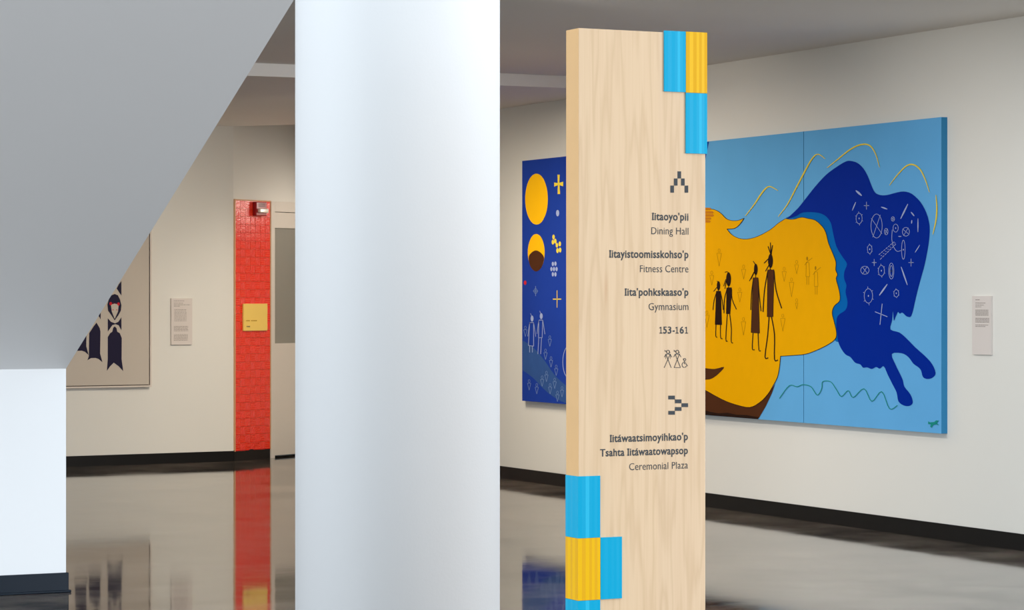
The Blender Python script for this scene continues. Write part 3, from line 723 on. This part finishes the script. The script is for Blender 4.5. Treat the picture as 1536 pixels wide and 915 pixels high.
for x, y0, wd, dress in ((120,238,22,True),(180,222,16,False)):
    D.begin(); D.ell(*q4(x+4, y0+14), 2.2, 4.6, 2, 0, 12); D.line([q4(x, y0-4), q4(x-6, y0-20)], .6, 2)
    D.line([q4(x-12, y0+40), q4(x+14, y0+40), q4(x+(14 if dress else 10), y0+(195 if dress else 155)), q4(x-(20 if dress else 14), y0+(190 if dress else 155)), q4(x-12, y0+40)], .8, 2)
    D.line([q4(x-12, y0+40), q4(x-24, y0+130)], .7, 2); D.line([q4(x+14, y0+40), q4(x+28, y0+132)], .7, 2)
    for q in (-12, 6): D.line([q4(x+q, y0+(190 if dress else 155)), q4(x+q-(0 if dress else 6), y0+(235 if dress else 262))], .8, 2)
    D.end('outlined_figure', M['p_wht'])
D.begin()
D.line([q4(147,40), q4(147,105)], .8, 2); D.ring(*q4(147, 72), 2.6, 3.6, .6, 2, 0, 12); D.line([q4(130,72), q4(163,72)], .8, 2)
D.end('dragonfly_motif', M['p_chk'])
D.begin(); D.ell(*q4(78,18), 2.2, 3.2, 1, 0, 12); D.end('red_dot', M['f_red'])

# ---------------------------------------------------------------- framed work on the back wall
rzA = math.atan2(dA.y, dA.x)
pA = (A1.x, A1.y, 0)
def onA(px): 
    p = hit(px, HZ, pA, nA); return (Vector((p.x, p.y, 0))-A1).dot(dA)
zA = lambda px, py: hit(px, py, pA, nA).z
fr = thing('framed_print', 'cream print with dark robed figures in a thin pale frame, partly behind the stair', 'picture', A1, rzA)
a0, a1 = onA(28), onA(224); b0, b1 = zA(224, 580), zA(224, 268)
FD = .05
bm = nb()
fw = .014
box(bm, a0, a1, -FD, 0, b0, b0+fw); box(bm, a0, a1, -FD, 0, b1-fw, b1); box(bm, a0, a0+fw, -FD, 0, b0+fw, b1-fw); box(bm, a1-fw, a1, -FD, 0, b0+fw, b1-fw)
link('frame', bm, M['frame'], fr)
bm = nb(); box(bm, a0+fw, a1-fw, -.012, 0, b0+fw, b1-fw); link('shadow_gap', bm, M['gap'], fr)
g = .008
bm = nb(); box(bm, a0+fw+g, a1-fw-g, -FD+.006, -.012, b0+fw+g, b1-fw-g); link('canvas', bm, M['canvas'], fr)
FA = Vector(pA)+nA*(FD-.006)
def FpA(x, y):
    p = hit(x, y, FA, nA); d = Vector((p.x, p.y, 0))-A1
    return Vector((d.dot(dA), -(FD-.006), p.z))
D = Draw(FpA, (0, -1, 0), fr)
qa = lambda X, Y: (90+X/3.66, 350+Y/3.66)
for dx, dy in ((0, 0), (-114, -60), (-190, -100)):
    D.begin(); T = lambda *ps: [qa(p[0]+dx, p[1]+dy) for p in ps]
    if dx == 0 or True:
        if dx: D.poly([qa(p[0]+dx+114, p[1]+dy+60) for p in ((160,548),(185,510),(200,490),(218,520),(222,540),(220,660),(233,708),(212,690),(195,684),(170,685),(150,697),(158,675))], 1, 0)
        else: D.poly(T((275,548),(287,540),(292,518),(300,511),(310,520),(314,540),(328,548),(339,575),(338,690),(347,757),(322,730),(295,710),(275,730),(257,755),(262,690),(262,570)), 1, 0)
        D.poly(T((262,466),(280,486),(302,494),(320,486),(337,460),(337,533),(322,505),(305,499),(288,503),(262,540)), 1, 0)
        D.poly(T((300,333),(318,340),(330,365),(337,395),(334,425),(320,450),(300,478),(282,450),(264,425),(260,392),(268,360),(282,340)), 1, 0)
        D.poly(T((337,262),(337,342),(325,325),(311,303),(322,280)), 1, 0)
        D.poly(T((262,262),(278,280),(287,303),(275,325),(262,342)), 1, 0)
        D.poly(T((279,392),(300,386),(322,392),(318,430),(300,470),(284,430)), 1.6, 1)
        D.ell(*qa(278+dx, 386+dy), 2.0, 2.6, 2, 2, 10); D.ell(*qa(321+dx, 388+dy), 2.0, 2.6, 2, 2, 10); D.line(T((280,384),(320,385)), .3, 2, 2)
        D.ell(*qa(291+dx, 420+dy), .7, 1.0, 2.2, 2, 8); D.ell(*qa(311+dx, 420+dy), .7, 1.0, 2.2, 2, 8)
    D.end('robed_figure', [M['f_navy'], M['canvas'], M['f_red']])

# ---------------------------------------------------------------- text cards
def card(name, label, o, rz, s0, s1, z0, z1, th_, rows):
    t = thing(name, label, 'label', o, rz)
    bm = nb(); box(bm, s0, s1, -th_, 0, z0, z1, .001); link('card', bm, M['label'], t)
    bm = nb(); W, H = s1-s0, z1-z0
    for (u0, u1, v) in rows:
        n = max(2, int((u1-u0)*16)); x = u0
        while x < u1-.01:
            l = min(random.uniform(.04, .13), u1-x); box(bm, s0+W*x, s0+W*(x+l), -th_-.0008, -th_, z1-H*v-.0035, z1-H*v); x += l+.018
    link('small_print', bm, M['ink_soft'], t)['kind'] = 'stuff'
rows = [(.12, .62, .05), (.12, .55, .10), (.12, .9, .135), (.12, .4, .165)]+[(.14, .72, .24+.03*k) for k in range(9)]+[(.12, .8, .6+.024*k) for k in range(5)]+[(.12, .78, .78+.024*k) for k in range(6)]
card('text_card', 'pale wall text card beside the framed print on the back wall', A1, rzA, onA(255.5), onA(287), zA(270, 517), zA(270, 447.5), .022, rows)
yR = lambda px: hit(px, HZ, (XR, 0, 0), (1, 0, 0)).y
zR = lambda px, py: hit(px, py, (XR, 0, 0), (1, 0, 0)).z
rows = [(.18, .4, .06), (.18, .7, .115), (.18, .62, .15), (.18, .48, .18)]+[(.18, .86, .235+.022*k) for k in range(5)]+[(.18, .9, .375+.022*k) for k in range(4)]+[(.18, .85, .49), (.18, .7, .515)]
card('text_card', 'pale wall text card on the right wall beyond the painting\'s right end', Vector((XR, 0, 0)), -math.pi/2, -yR(1461), -yR(1489.5), zR(1475, 532), zR(1475, 444), .014, rows)
